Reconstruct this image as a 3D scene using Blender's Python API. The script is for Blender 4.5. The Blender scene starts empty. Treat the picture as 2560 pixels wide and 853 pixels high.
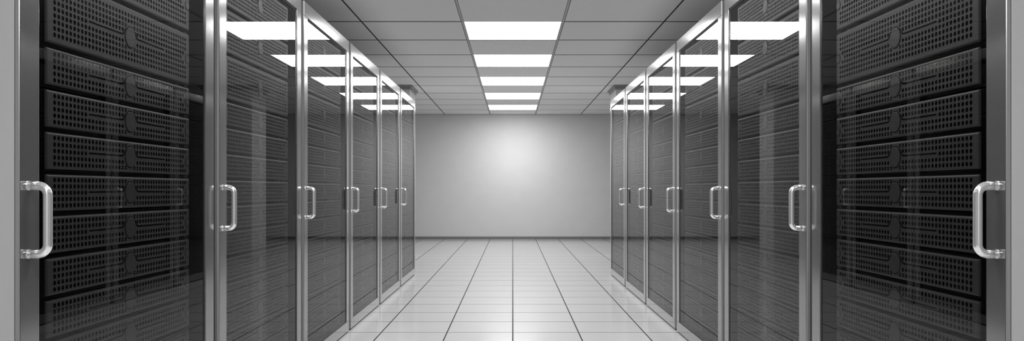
import bpy, bmesh, math, random
C = bpy.context.scene.collection
random.seed(3)

# ------------------------------------------------------------------ measures
CAM_H = 1.302
CEIL = 3.305
BACK_Y = 21.71
FRONT_Y = -4.63
SIDE_X = 3.6
N_CAB = 6
CAB_Y0 = 2.500
PITCH = 1.702
DOOR_W = 1.62
FRONT_X = 1.5

# ------------------------------------------------------------------ materials
def new_mat(name):
    m = bpy.data.materials.new(name); m.use_nodes = True
    nt = m.node_tree
    return m, nt, nt.nodes['Principled BSDF']

def grey(v): return (v, v, v, 1)

def plain(name, v, rough=.5, metal=0., spec=.5, coat=0., coat_rough=.05):
    m, nt, b = new_mat(name)
    b.inputs['Base Color'].default_value = grey(v)
    b.inputs['Roughness'].default_value = rough
    b.inputs['Metallic'].default_value = metal
    b.inputs['Specular IOR Level'].default_value = spec
    b.inputs['Coat Weight'].default_value = coat
    b.inputs['Coat Roughness'].default_value = coat_rough
    return m

def noisy(name, v0, v1, scale, rough=.5, metal=0., spec=.5, stretch=(1, 1, 1), bump=0., r0=None, r1=None, detail=4):
    m, nt, b = new_mat(name)
    tc = nt.nodes.new('ShaderNodeTexCoord'); mp = nt.nodes.new('ShaderNodeMapping')
    mp.inputs['Scale'].default_value = stretch
    n = nt.nodes.new('ShaderNodeTexNoise'); n.inputs['Scale'].default_value = scale
    n.inputs['Detail'].default_value = detail
    nt.links.new(tc.outputs['Object'], mp.inputs['Vector']); nt.links.new(mp.outputs['Vector'], n.inputs['Vector'])
    r = nt.nodes.new('ShaderNodeMapRange')
    r.inputs['From Min'].default_value = .3; r.inputs['From Max'].default_value = .7
    r.inputs['To Min'].default_value = v0; r.inputs['To Max'].default_value = v1
    nt.links.new(n.outputs['Fac'], r.inputs['Value'])
    nt.links.new(r.outputs['Result'], b.inputs['Base Color'])
    b.inputs['Roughness'].default_value = rough
    b.inputs['Metallic'].default_value = metal
    b.inputs['Specular IOR Level'].default_value = spec
    if r0 is not None:
        q = nt.nodes.new('ShaderNodeMapRange')
        q.inputs['From Min'].default_value = .3; q.inputs['From Max'].default_value = .7
        q.inputs['To Min'].default_value = r0; q.inputs['To Max'].default_value = r1
        nt.links.new(n.outputs['Fac'], q.inputs['Value']); nt.links.new(q.outputs['Result'], b.inputs['Roughness'])
    if bump:
        bp = nt.nodes.new('ShaderNodeBump'); bp.inputs['Strength'].default_value = bump
        bp.inputs['Distance'].default_value = .002
        nt.links.new(n.outputs['Fac'], bp.inputs['Height']); nt.links.new(bp.outputs['Normal'], b.inputs['Normal'])
    return m

M = {}
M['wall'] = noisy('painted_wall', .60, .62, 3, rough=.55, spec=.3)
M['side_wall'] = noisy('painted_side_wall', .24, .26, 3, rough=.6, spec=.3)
M['floor'] = noisy('raised_floor_tile', .57, .59, 2, rough=.13, spec=.42)
M['joint'] = plain('floor_joint_black', .012, .8)
M['ceiling'] = noisy('ceiling_tile', .76, .80, 45, rough=.9, spec=.1, bump=.15)
M['tbar'] = plain('ceiling_bar_grey', .42, .6)
M['ceil_dark'] = plain('ceiling_gap_dark', .13, .9)
M['crown'] = plain('crown_grey', .3, .6)
M['base'] = plain('skirting_grey', .17, .5)
M['steel'] = noisy('brushed_steel_frame', .33, .35, 8, rough=.13, metal=.85, stretch=(1, 1, .03))
M['panel'] = noisy('cabinet_side_grey', .56, .59, 8, rough=.42, metal=.25, stretch=(1, 1, .2))
M['flange'] = plain('cabinet_flange_grey', .05, .5, .2)
M['edge'] = plain('door_edge_grey', .30, .5, .2)
M['chrome'] = plain('chrome_handle', .92, .11, .78)
M['black'] = plain('cabinet_interior_black', .006, .6, spec=.2)
M['post'] = noisy('rack_post_black', .012, .018, 40, rough=.5, stretch=(1, 1, .05))
M['plate'] = noisy('server_faceplate_charcoal', .022, .025, 60, rough=.45, spec=.35, stretch=(1, .1, 1))
M['hole'] = plain('vent_hole_black', .002, .9, spec=0)
M['button'] = plain('server_button_charcoal', .022, .4, spec=.35)
M['mark'] = plain('power_symbol_grey', .10, .4)
M['plinth'] = plain('plinth_black', .02, .5)

def glass_mat():
    m = bpy.data.materials.new('door_glass'); m.use_nodes = True
    nt = m.node_tree; nt.nodes.clear()
    out = nt.nodes.new('ShaderNodeOutputMaterial'); mix = nt.nodes.new('ShaderNodeMixShader')
    f = nt.nodes.new('ShaderNodeFresnel'); f.inputs['IOR'].default_value = 1.5
    t = nt.nodes.new('ShaderNodeBsdfTransparent'); t.inputs['Color'].default_value = grey(.98)
    g = nt.nodes.new('ShaderNodeBsdfGlossy'); g.inputs['Roughness'].default_value = 0.0
    g.inputs['Color'].default_value = grey(1)
    mu = nt.nodes.new('ShaderNodeMath'); mu.operation = 'MULTIPLY'; mu.inputs[1].default_value = .58
    nt.links.new(f.outputs[0], mu.inputs[0]); nt.links.new(mu.outputs[0], mix.inputs[0]); nt.links.new(t.outputs[0], mix.inputs[1])
    nt.links.new(g.outputs[0], mix.inputs[2]); nt.links.new(mix.outputs[0], out.inputs[0])
    return m
M['glass'] = glass_mat()

def emit_mat(s):
    m = bpy.data.materials.new('light_diffuser'); m.use_nodes = True
    nt = m.node_tree; nt.nodes.clear()
    out = nt.nodes.new('ShaderNodeOutputMaterial'); e = nt.nodes.new('ShaderNodeEmission')
    e.inputs['Color'].default_value = grey(1); e.inputs['Strength'].default_value = s
    nt.links.new(e.outputs[0], out.inputs[0])
    m.cycles.emission_sampling = 'FRONT'
    return m
M['light'] = emit_mat(14)

# ------------------------------------------------------------------ helpers
class MB:
    """collects vertices and faces with material indices; mirror flips x"""
    def __init__(self): self.v = []; self.f = []; self.m = []; self.s = []
    def add(self, vs, fs, mi=0, smooth=False):
        o = len(self.v); self.v += [tuple(p) for p in vs]
        for f in fs:
            self.f.append([o + i for i in f]); self.m.append(mi); self.s.append(smooth)
    def quad(self, a, b, c, d, mi=0): self.add([a, b, c, d], [(0, 1, 2, 3)], mi)
    def box(self, x0, x1, y0, y1, z0, z1, mi=0, bev=0.):
        x0, x1 = min(x0, x1), max(x0, x1); y0, y1 = min(y0, y1), max(y0, y1); z0, z1 = min(z0, z1), max(z0, z1)
        bm = bmesh.new(); r = bmesh.ops.create_cube(bm, size=1)
        for v in bm.verts:
            v.co.x = x0 if v.co.x < 0 else x1; v.co.y = y0 if v.co.y < 0 else y1; v.co.z = z0 if v.co.z < 0 else z1
        if bev: bmesh.ops.bevel(bm, geom=bm.edges[:], offset=bev, segments=2, profile=.5, affect='EDGES')
        bm.verts.ensure_lookup_table(); bm.verts.index_update()
        self.add([v.co[:] for v in bm.verts], [[v.index for v in f.verts] for f in bm.faces], mi)
        bm.free()
    def tube(self, pts, r, n=16, mi=0):
        from mathutils import Vector
        P = [Vector(p) for p in pts]; rings = []
        up = Vector((0, 1, 0))      # every tube bends in the local x-z plane
        for i, p in enumerate(P):
            t = (P[min(i + 1, len(P) - 1)] - P[max(i - 1, 0)]).normalized()
            a = up - t * up.dot(t); a.normalize(); b = t.cross(a)
            rings.append([p + (a * math.cos(2 * math.pi * k / n) + b * math.sin(2 * math.pi * k / n)) * r for k in range(n)])
        vs = [v for rr in rings for v in rr]; fs = []
        for i in range(len(P) - 1):
            for k in range(n):
                k2 = (k + 1) % n
                fs.append((i * n + k, i * n + k2, (i + 1) * n + k2, (i + 1) * n + k))
        fs.append(list(range(n))[::-1]); fs.append([(len(P) - 1) * n + k for k in range(n)])
        self.add(vs, fs, mi, True)
    def disc(self, prof, cu, cv, n=40, mi=0):
        """dome / disc facing +x: prof = list of (radius, x), last radius may be 0"""
        vs = []; fs = []
        for (r, x) in prof:
            for k in range(n):
                a = 2 * math.pi * k / n
                vs.append((x, cu + r * math.cos(a), cv + r * math.sin(a)))
        L = len(prof)
        for i in range(L - 1):
            for k in range(n):
                k2 = (k + 1) % n
                fs.append((i * n + k, i * n + k2, (i + 1) * n + k2, (i + 1) * n + k))
        fs.append([(L - 1) * n + k for k in range(n)])
        self.add(vs, fs, mi)
    def mesh(self, name, mats, mirror=False):
        me = bpy.data.meshes.new(name)
        v = [(-a, b, c) for (a, b, c) in self.v] if mirror else self.v
        f = [ff[::-1] for ff in self.f] if mirror else self.f
        me.from_pydata(v, [], f)
        for m in mats: me.materials.append(m)
        me.polygons.foreach_set('material_index', self.m)
        me.polygons.foreach_set('use_smooth', self.s)
        me.update()
        return me

def link(name, me, parent=None, loc=(0, 0, 0)):
    o = bpy.data.objects.new(name, me); C.objects.link(o); o.location = loc
    if parent: o.parent = parent
    return o
def tag(o, label=None, cat=None, group=None, kind=None):
    if label: o['label'] = label
    if cat: o['category'] = cat
    if group: o['group'] = group
    if kind: o['kind'] = kind
    return o
def struct(name, mb, mats, label=None, cat=None):
    o = link(name, mb.mesh(name, mats)); tag(o, label, cat, kind='structure'); return o
def copy_tree(o, parent=None):
    c = o.copy(); C.objects.link(c); c.parent = parent
    for ch in list(o.children): copy_tree(ch, c)
    return c

# ------------------------------------------------------------------ setting
def frange(a, b, s):
    r = []; x = a
    while x < b - 1e-6: r.append(x); x += s
    return r

# floor of square raised tiles with open black joints
TY = .6133; ty0 = 7.497 - 20 * TY
g = .0065
fl = MB()
fl.box(-SIDE_X, SIDE_X, FRONT_Y, BACK_Y, -.05, -.006, 1)
for i in range(12):
    xa = -3.6 + .6 * i; xb = xa + .6
    y = ty0
    while y < BACK_Y:
        ya = max(y, FRONT_Y); yb = min(y + TY, BACK_Y)
        if yb > ya:
            X0, X1, Y0, Y1 = xa + .0048, xb - .0048, ya + .0052, yb - .0052; c = .0008
            fl.add([(X0, Y0, -.006), (X1, Y0, -.006), (X1, Y1, -.006), (X0, Y1, -.006),
                    (X0, Y0, -c), (X1, Y0, -c), (X1, Y1, -c), (X0, Y1, -c),
                    (X0 + c, Y0 + c, 0), (X1 - c, Y0 + c, 0), (X1 - c, Y1 - c, 0), (X0 + c, Y1 - c, 0)],
                   [(8, 9, 10, 11)], 0)
            o = len(fl.v) - 12
            for q in ((4, 5, 9, 8), (5, 6, 10, 9), (6, 7, 11, 10), (7, 4, 8, 11), (0, 1, 5, 4), (1, 2, 6, 5), (2, 3, 7, 6), (3, 0, 4, 7)):
                fl.f.append([o + t for t in q]); fl.m.append(1); fl.s.append(False)
        y += TY
struct('floor', fl, [M['floor'], M['joint']], 'glossy light grey raised floor of square tiles with dark joints', 'floor')

# ceiling of square tiles; the lights sit in the middle column, every second cell
cy0 = 9.772 - 12 * 1.2
light_cells = []
ce = MB()
ce.box(-SIDE_X, SIDE_X, FRONT_Y, BACK_Y, CEIL + .03, CEIL + .08, 1)
cols = [(-3.6, -3.0), (-3.0, -1.8), (-1.8, -.6), (-.6, .6), (.6, 1.8), (1.8, 3.0), (3.0, 3.6)]
k = 0; y = cy0
while y < BACK_Y:
    ya, yb = max(y, FRONT_Y), min(y + 1.2, BACK_Y)
    for (xa, xb) in cols:
        ga = .017 if abs(abs(xa) - .6) < .01 else .0105
        gb = .017 if abs(abs(xb) - .6) < .01 else .0105
        if xa == -.6 and k % 2 == 0 and yb - ya > 1.1:
            light_cells.append(ya); continue
        y0_, y1_ = ya + .021, (yb - .021 if yb < BACK_Y else yb)
        ce.box(xa + ga, xb - gb, y0_, y1_, CEIL + .0005, CEIL + .02, 1)
        ce.quad((xa + ga, y0_, CEIL), (xa + ga, y1_, CEIL), (xb - gb, y1_, CEIL), (xb - gb, y0_, CEIL), 0)
    y += 1.2; k += 1
for sx in (-.6, .6):
    ce.box(sx - .012, sx + .012, FRONT_Y, BACK_Y, CEIL + .002, CEIL + .03, 2)
for sx in (-3.0, -1.8, 1.8, 3.0):
    ce.box(sx - .004, sx + .004, FRONT_Y, BACK_Y, CEIL + .012, CEIL + .03, 1)
struct('ceiling', ce, [M['ceiling'], M['ceil_dark'], M['tbar']], 'suspended ceiling of grey square tiles', 'ceiling')

def wall(name, x0, x1, y0, y1, mat, label):
    w = MB(); w.box(x0, x1, y0, y1, -.05, CEIL + .08); return struct(name, w, [mat], label, 'wall')
wall('wall_back', -SIDE_X - .1, SIDE_X + .1, BACK_Y, BACK_Y + .1, M['wall'], 'plain light grey end wall of the aisle')
wall('wall_front', -SIDE_X - .1, SIDE_X + .1, FRONT_Y - .1, FRONT_Y, M['wall'], 'plain grey wall behind the viewer')
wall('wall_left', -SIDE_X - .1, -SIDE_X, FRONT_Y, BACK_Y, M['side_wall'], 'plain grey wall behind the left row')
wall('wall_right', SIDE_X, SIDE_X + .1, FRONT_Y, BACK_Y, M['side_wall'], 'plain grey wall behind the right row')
b = MB(); b.box(-SIDE_X, SIDE_X, BACK_Y - .012, BACK_Y, 0, .068, 0, .002)
struct('baseboard_back', b, [M['base']], 'dark grey skirting along the end wall', 'baseboard')
t = MB(); t.box(-SIDE_X, SIDE_X, BACK_Y - .012, BACK_Y, CEIL - .010, CEIL - .001, 0)
struct('trim_1', t, [M['tbar']], 'thin grey edge strip where ceiling meets end wall', 'trim')

# pillars beyond the rows, with a two step crown
for s, nm in ((-1, 'left'), (1, 'right')):
    root = tag(link('pillar', None, None, (s * 2.45, 16.15, 0)),
               'plain grey square pillar with stepped crown rising behind the %s row' % nm, 'pillar',
               'square pillars beyond the cabinets')
    sh = MB(); sh.box(-.48, .48, -.45, .45, 0, CEIL - .07, 0, .004)
    link('shaft', sh.mesh('shaft', [M['wall']]), root)
    cr = MB(); cr.box(-.50, .50, -.47, .47, CEIL - .085, CEIL - .036, 0, .002)
    cr.box(-.53, .53, -.50, .50, CEIL - .036, CEIL - .002, 0, .002)
    link('crown', cr.mesh('crown', [M['crown']]), root)

# ------------------------------------------------------------------ ceiling lights
lights = []
seen = ['nearest of the five seen overhead', 'second nearest of the five seen overhead', 'middle one of the five seen overhead',
        'second from the end wall', 'smallest in view, closest to the end wall']
unseen = ['just ahead of the first cabinets, above the picture', 'over the first cabinets, above the picture',
          'over the viewer, above the picture', 'behind the viewer', 'farthest behind the viewer', 'by the wall behind the viewer']
n_un = 0
cells_seen = [c for c in light_cells if c > 9.0]
cells_un = [c for c in light_cells if c <= 9.0][::-1]
def make_light(y0, label):
    root = tag(link('ceiling_light', None, None, (0, y0 + .6, CEIL)), label, 'ceiling light', 'square light panels in the ceiling')
    fr = MB()
    for a in (-1, 1):
        fr.box(a * .578, a * .586, -.592, .592, -.001, .02)
        fr.box(-.586, .586, a * .586, a * .592, .001, .02)
    link('frame', fr.mesh('frame', [M['tbar']]), root)
    d = MB(); d.quad((-.577, -.585, .002), (-.577, .585, .002), (.577, .585, .002), (.577, -.585, .002))
    link('diffuser', d.mesh('diffuser', [M['light']]), root)
    return root
for c, tx in zip(cells_seen, seen): make_light(c, 'glowing white square ceiling panel, ' + tx)
un_tx = ['just outside the top of the picture', 'above the second cabinets, out of the picture', 'above the first cabinets, out of the picture',
         'straight above the viewer', 'behind the viewer', 'farthest back behind the viewer']
for c, tx in zip(cells_un, un_tx): make_light(c, 'glowing white square ceiling panel, ' + tx)

# ------------------------------------------------------------------ server units (local: x out to the aisle, y along the row, z up)
SW = 1.142; P = .02435; Q = .0219; U0 = .0475; NC = 44; CU = SW / 2
H_SLIM = .1254; H_TALL = .2364
def faceplate_mb(H, n):
    mb = MB(); mid = (n - 1) // 2; R = .0083; S = 12; BK = -.007
    v0 = H / 2 - (n / 2) * Q
    ua = U0 - P / 2; ub = U0 + (NC - .5) * P
    ch = .007
    # margins of the flat face
    mb.quad((0, ch, ch), (0, SW - ch, ch), (0, SW - ch, v0), (0, ch, v0))
    mb.quad((0, ch, v0 + n * Q), (0, SW - ch, v0 + n * Q), (0, SW - ch, H - ch), (0, ch, H - ch))
    mb.quad((0, ch, v0), (0, ua, v0), (0, ua, v0 + n * Q), (0, ch, v0 + n * Q))
    mb.quad((0, ub, v0), (0, SW - ch, v0), (0, SW - ch, v0 + n * Q), (0, ub, v0 + n * Q))
    # rounded border
    rings = []
    for (x, ins) in ((0, ch), (-.0016, .0022), (-.006, 0), (-.03, 0)):
        rings.append([(x, ins, ins), (x, SW - ins, ins), (x, SW - ins, H - ins), (x, ins, H - ins)])
    for q_, (a, b_) in enumerate(zip(rings[:-1], rings[1:])):
        for i in range(4):
            j = (i + 1) % 4
            mb.quad(a[i], b_[i], b_[j], a[j], 1 if q_ == 2 else 0)
    for row in range(n):
        r = row - mid
        for k in range(NC):
            c = U0 + k * P; d = v0 + (row + .5) * Q
            hole = True
            if abs(r) == 2 and 21 <= k <= 22: hole = False
            if abs(r) == 1 and (20 <= k <= 23 or k == 43): hole = False
            if r == 0 and (9 <= k <= 34 or k >= 42): hole = False
            y0, y1, z0, z1 = c - P / 2, c + P / 2, d - Q / 2, d + Q / 2
            if not hole:
                mb.quad((0, y0, z0), (0, y1, z0), (0, y1, z1), (0, y0, z1)); continue
            sq = [(y0, z0), (y0 + P / 3, z0), (y1 - P / 3, z0), (y1, z0), (y1, z0 + Q / 3), (y1, z1 - Q / 3), (y1, z1),
                  (y1 - P / 3, z1), (y0 + P / 3, z1), (y0, z1), (y0, z1 - Q / 3), (y0, z0 + Q / 3)]
            vs = [(0, a, b_) for a, b_ in sq]
            for i in range(S):
                a = math.radians(225 + 30 * i); vs.append((0, c + R * math.cos(a), d + R * math.sin(a)))
            vs += [(BK, v[1], v[2]) for v in vs[S:2 * S]]
            o = len(mb.v); mb.v += vs
            for i in range(S):
                j = (i + 1) % S
                mb.f.append([o + i, o + j, o + S + j, o + S + i]); mb.m.append(0); mb.s.append(False)
                mb.f.append([o + S + i, o + S + j, o + 2 * S + j, o + 2 * S + i]); mb.m.append(1); mb.s.append(False)
            mb.f.append([o + 2 * S + i for i in range(S)]); mb.m.append(1); mb.s.append(False)
    cv = H / 2
    # dark engraved line each side of the round button, rising to it in a small curve
    def ribbon(pts, w0, x, mi):
        L = [(p[0], p[1] - (p[2] if len(p) > 2 else w0) / 2) for p in pts]; T = [(p[0], p[1] + (p[2] if len(p) > 2 else w0) / 2) for p in pts]
        for i in range(len(pts) - 1):
            q = [(x, L[i][0], L[i][1]), (x, L[i + 1][0], L[i + 1][1]), (x, T[i + 1][0], T[i + 1][1]), (x, T[i][0], T[i][1])]
            if pts[i + 1][0] < pts[i][0]: q = q[::-1]
            mb.add(q, [(0, 1, 2, 3)], mi)
    for s in (-1, 1):
        ribbon([(CU + s * .308, cv + .002, .006), (CU + s * .070, cv + .003, .0065), (CU + s * .060, cv + .0045, .007), (CU + s * .053, cv + .009, .009),
                (CU + s * .047, cv + .017, .012), (CU + s * .0405, cv + .026, .008), (CU + s * .036, cv + .031, .003)], .006, .0006, 1)
        # lighter lower lip of the engraved line
        ribbon([(CU + s * .305, cv - .0035), (CU + s * .060, cv - .0025)], .003, .0006, 2)
        for q in (-2, 2):
            ribbon([(CU + s * .024, cv + q * Q), (CU + s * .086, cv + q * Q)], .0019, .0009, 2)
    for q in (-2, 2):
        ribbon([(CU - .024, cv + q * Q), (CU + .024, cv + q * Q)], .0013, .0006, 1)
    return mb
def center_button_mb(H):
    mb = MB(); cv = H / 2
    mb.disc([(.0432, .0002), (.0432, .0008), (.0408, .0008)], CU, cv, 48, 1)
    mb.disc([(.0406, .0006), (.0404, .0018), (.0392, .0024), (.037, .0025)], CU, cv, 48, 0)
    return mb
def power_button_mb(H):
    mb = MB(); cv = H / 2 - .002; cu = SW - .0255
    mb.disc([(.0215, .0002), (.0215, .0010), (.0200, .0010)], cu, cv, 32, 1)
    mb.disc([(.0198, .0006), (.0196, .0014), (.0188, .0019)], cu, cv, 32, 0)
    mb.box(.0019, .0024, cu - .0013, cu + .0013, cv + .001, cv + .0105, 2)
    # broken ring of the power symbol
    N = 20; a0, a1 = math.radians(130), math.radians(410)
    for i in range(N):
        a, b_ = a0 + (a1 - a0) * i / N, a0 + (a1 - a0) * (i + 1) / N
        q = [(.0023, cu + r * math.cos(t), cv + r * math.sin(t)) for r, t in ((.0085, a), (.0103, a), (.0103, b_), (.0085, b_))]
        mb.add(q, [(0, 1, 2, 3)], 2)
    return mb
def chassis_mb(H):
    mb = MB(); mb.box(-.62, -.012, .035, SW - .035, .006, H - .006); return mb

server_proto = {}
for kind, H, n in (('slim', H_SLIM, 5), ('tall', H_TALL, 9)):
    fm, cm, pm, hm = faceplate_mb(H, n), center_button_mb(H), power_button_mb(H), chassis_mb(H)
    for mir in (False, True):
        server_proto[kind, mir] = (fm.mesh('faceplate', [M['plate'], M['hole'], M['plate']], mir),
                                   cm.mesh('round_button', [M['button'], M['hole']], mir),
                                   pm.mesh('power_button', [M['button'], M['hole'], M['mark']], mir),
                                   hm.mesh('chassis', [M['black']], mir))
def make_server(kind, mir):
    nm = 'slim_rack_server' if kind == 'slim' else 'tall_rack_server'
    root = link(nm, None)
    f, c, p, h = server_proto[kind, mir]
    link('faceplate', f, root); link('round_button', c, root); link('power_button', p, root); link('chassis', h, root)
    return root

# ------------------------------------------------------------------ cabinet (local: x=0 door front, -x into the cabinet, y along the row)
TOP = CAM_H + 1.362
def cabinet_parts():
    d = {}
    T = .016; S = .105; Z0 = .015
    fr = MB()
    fr.box(-T, 0, 0, S, Z0 + .091, TOP - .104, 0, .0032)
    fr.box(-T, 0, DOOR_W - S, DOOR_W, Z0 + .091, TOP - .104, 0, .002)
    fr.box(-T, 0, 0, DOOR_W, TOP - .104, TOP, 0, .002)
    fr.box(-T, 0, 0, DOOR_W, Z0, Z0 + .091, 0, .002)
    # bevel shadow made as black strips behind the frame, round the pane
    shade_w = .006
    for (a, b_, c, e) in ((S, S + shade_w, Z0 + .091, TOP - .104), (DOOR_W - S - shade_w, DOOR_W - S, Z0 + .091, TOP - .104)):
        fr.box(-T, -.008, a, b_, c, e, 1)
    fr.box(-T, -.008, S, DOOR_W - S, TOP - .104 - 2 * shade_w, TOP - .104, 1)
    fr.box(-T, -.008, S, DOOR_W - S, Z0 + .091, Z0 + .091 + shade_w, 1)
    fr.box(-T + .002, -.0034, -.0007, .0007, Z0 + .003, TOP - .003, 2)
    d['door'] = (fr, [M['steel'], M['black'], M['edge']])
    gl = MB(); gl.quad((-.0075, S, Z0 + .091), (-.0075, DOOR_W - S, Z0 + .091), (-.0075, DOOR_W - S, TOP - .104), (-.0075, S, TOP - .104))
    d['glass_pane'] = (gl, [M['glass']])
    # handle: posts out of the stile, rounded corners, two collars
    ha = MB(); yh = .046; zt, zb = CAM_H + .013, CAM_H - .199; pr = .059; r = .0135; br = .030
    pts = [(-.002, yh, zt), (pr - br, yh, zt)]
    for i in range(1, 9):
        a = math.radians(90 * i / 8); pts.append((pr - br + br * math.sin(a), yh, zt - br + br * math.cos(a)))
    pts.append((pr, yh, (zt + zb) / 2))
    for i in range(0, 9):
        a = math.radians(90 * i / 8); pts.append((pr - br + br * math.cos(a), yh, zb + br - br * math.sin(a)))
    pts.append((-.002, yh, zb))
    ha.tube(pts, r, 20)
    for z in (zt, zb):
        ha.tube([(0, yh, z), (.0022, yh, z)], .0152, 24)
        n_ = 24; ha.s[-(n_ + 2):] = [False] * (n_ + 2)
    d['handle'] = (ha, [M['chrome']])
    sp = MB(); sp.box(-1.0, -.018, 0, .02, .03, TOP - .006, 0, .0006); d['side_panel'] = (sp, [M['panel']])
    sp2 = MB(); sp2.box(-1.0, -.018, DOOR_W - .02, DOOR_W, .03, TOP - .006, 0, .002); d['side_panel.far'] = (sp2, [M['panel']])
    tp = MB(); tp.box(-1.0, -.018, .021, DOOR_W - .021, TOP - .035, TOP - .006, 0); d['top_panel'] = (tp, [M['panel']])
    bp = MB(); bp.box(-1.0, -.978, .021, DOOR_W - .021, .03, TOP - .036, 0); d['back_panel'] = (bp, [M['black']])
    bs = MB(); bs.box(-.98, -.012, .01, DOOR_W - .01, 0, .029, 0); bs.box(-.976, -.02, .021, DOOR_W - .021, .03, .06, 0)
    d['plinth'] = (bs, [M['plinth']])
    fl_ = MB(); fl_.box(-.12, -.0185, DOOR_W + .001, PITCH - .001, .03, TOP - .004, 0, .002)
    d['filler_strip'] = (fl_, [M['flange']])
    po = MB()
    po.box(-.13, -.095, .150, .226, .061, TOP - .036)
    z = .14
    while z < TOP - .1:
        po.disc([(.013, -.095), (.013, -.084), (.008, -.080)], .205, z, 14); z += .1419
    d['rack_post'] = (po, [M['post']])
    p2 = MB()
    p2.box(-.13, -.095, 1.385, 1.425, .061, TOP - .036); p2.box(-.10, -.07, 1.426, 1.46, .061, TOP - .036, 0, .003)
    p2.box(-.12, -.085, 1.47, 1.515, .061, TOP - .036, 0, .003)
    z = .14
    d['rack_post.far'] = (p2, [M['post']])
    inn = MB(); inn.box(-.97, -.03, .021, .04, .061, TOP - .036); d['inner_lining'] = (inn, [M['black']])
    in2 = MB(); in2.box(-.97, -.03, DOOR_W - .04, DOOR_W - .021, .061, TOP - .036); d['inner_lining.far'] = (in2, [M['black']])
    return d
parts = cabinet_parts()
cab_mesh = {mir: {k: v[0].mesh(k.split('.')[0], v[1], mir) for k, v in parts.items()} for mir in (False, True)}

def make_cabinet(mir):
    root = link('server_cabinet', None); cm = cab_mesh[mir]
    door = link('door', cm['door'], root)
    tag(link('glass_pane', cm['glass_pane'], door), 'clear reflective glass')
    tag(link('handle', cm['handle'], door), 'polished chrome pull handle')
    for k in ('side_panel', 'side_panel.far', 'top_panel', 'back_panel', 'plinth', 'filler_strip', 'rack_post', 'rack_post.far', 'inner_lining', 'inner_lining.far'):
        link(k.split('.')[0], cm[k], root)
    return root

ordn = ['nearest', 'second nearest', 'third', 'fourth', 'fifth', 'farthest']
cab_lab = ['nearest to the viewer in the %s row', 'second from the viewer in the %s row',
           'third from the viewer in the %s row', 'fourth from the viewer in the %s row', 'fifth from the viewer in the %s row',
           'last in the %s row, beside the end wall']
slim_n = ['first', 'second', 'third', 'fourth', 'fifth', 'sixth', 'seventh', 'eighth', 'ninth', 'tenth', 'eleventh', 'twelfth']
tall_n = ['lowest', 'middle', 'topmost']
TILT = math.atan(.0235)
for mir, side in ((False, 'left'), (True, 'right')):
    sx = 1 if mir else -1
    cab0 = make_cabinet(mir)
    proto = {'slim': make_server('slim', mir), 'tall': make_server('tall', mir)}
    used = {'slim': False, 'tall': False}
    for i in range(N_CAB):
        cab = cab0 if i == 0 else copy_tree(cab0)
        cab.location = (sx * FRONT_X, CAB_Y0 + i * PITCH, 0)
        tag(cab, 'steel server cabinet with glass door, ' + cab_lab[i] % side, 'server cabinet', 'glass-doored server cabinets along the aisle')
        def put(kind, z, label, group):
            o = copy_tree(proto[kind]) if used[kind] else proto[kind]
            used[kind] = True
            o.location = (sx * (FRONT_X + .0534), CAB_Y0 + i * PITCH + .236, z)
            o.rotation_euler = (0, 0, (TILT if mir else -TILT))
            tag(o, label, 'server', group)
        for k in range(12):
            put('slim', CAM_H + .4784 - .1419 * k - H_SLIM,
                'slim black perforated server, %s below the tall ones in the %s %s cabinet' % (slim_n[k], ordn[i], side),
                'slim perforated servers in the cabinets')
        for k in range(3):
            put('tall', CAM_H + .4952 + .2529 * k,
                'tall black perforated server, %s of three in the %s %s cabinet' % (tall_n[k], ordn[i], side),
                'tall perforated servers in the cabinets')

# ------------------------------------------------------------------ unseen spot lamp added to brighten the end wall
ld = bpy.data.lights.new('added_wall_spot', 'SPOT'); ld.energy = 12; ld.spot_size = math.radians(150); ld.spot_blend = 1
ld.shadow_soft_size = .08; ld.specular_factor = 0
lo = bpy.data.objects.new('added_wall_spot', ld); C.objects.link(lo); lo.location = (.06, BACK_Y - 1.15, 2.22)
lo.rotation_euler = (math.radians(90), 0, 0)

# ------------------------------------------------------------------ world, camera, view
w = bpy.data.worlds.new('room_world'); bpy.context.scene.world = w; w.use_nodes = True
w.node_tree.nodes['Background'].inputs[0].default_value = grey(.02)
w.node_tree.nodes['Background'].inputs[1].default_value = 1
cam = bpy.data.cameras.new('camera'); co = bpy.data.objects.new('camera', cam); C.objects.link(co)
co.location = (0, 0, CAM_H); co.rotation_euler = (math.radians(90), 0, 0)
cam.sensor_width = 36; cam.lens = 36 * 2054 / 2560
cam.shift_x = -2 / 2560; cam.shift_y = 48.5 / 2560
cam.clip_start = .05; cam.clip_end = 100
sc = bpy.context.scene; sc.camera = co
sc.view_settings.view_transform = 'Standard'; sc.view_settings.look = 'None'
sc.view_settings.exposure = 0; sc.view_settings.gamma = 1
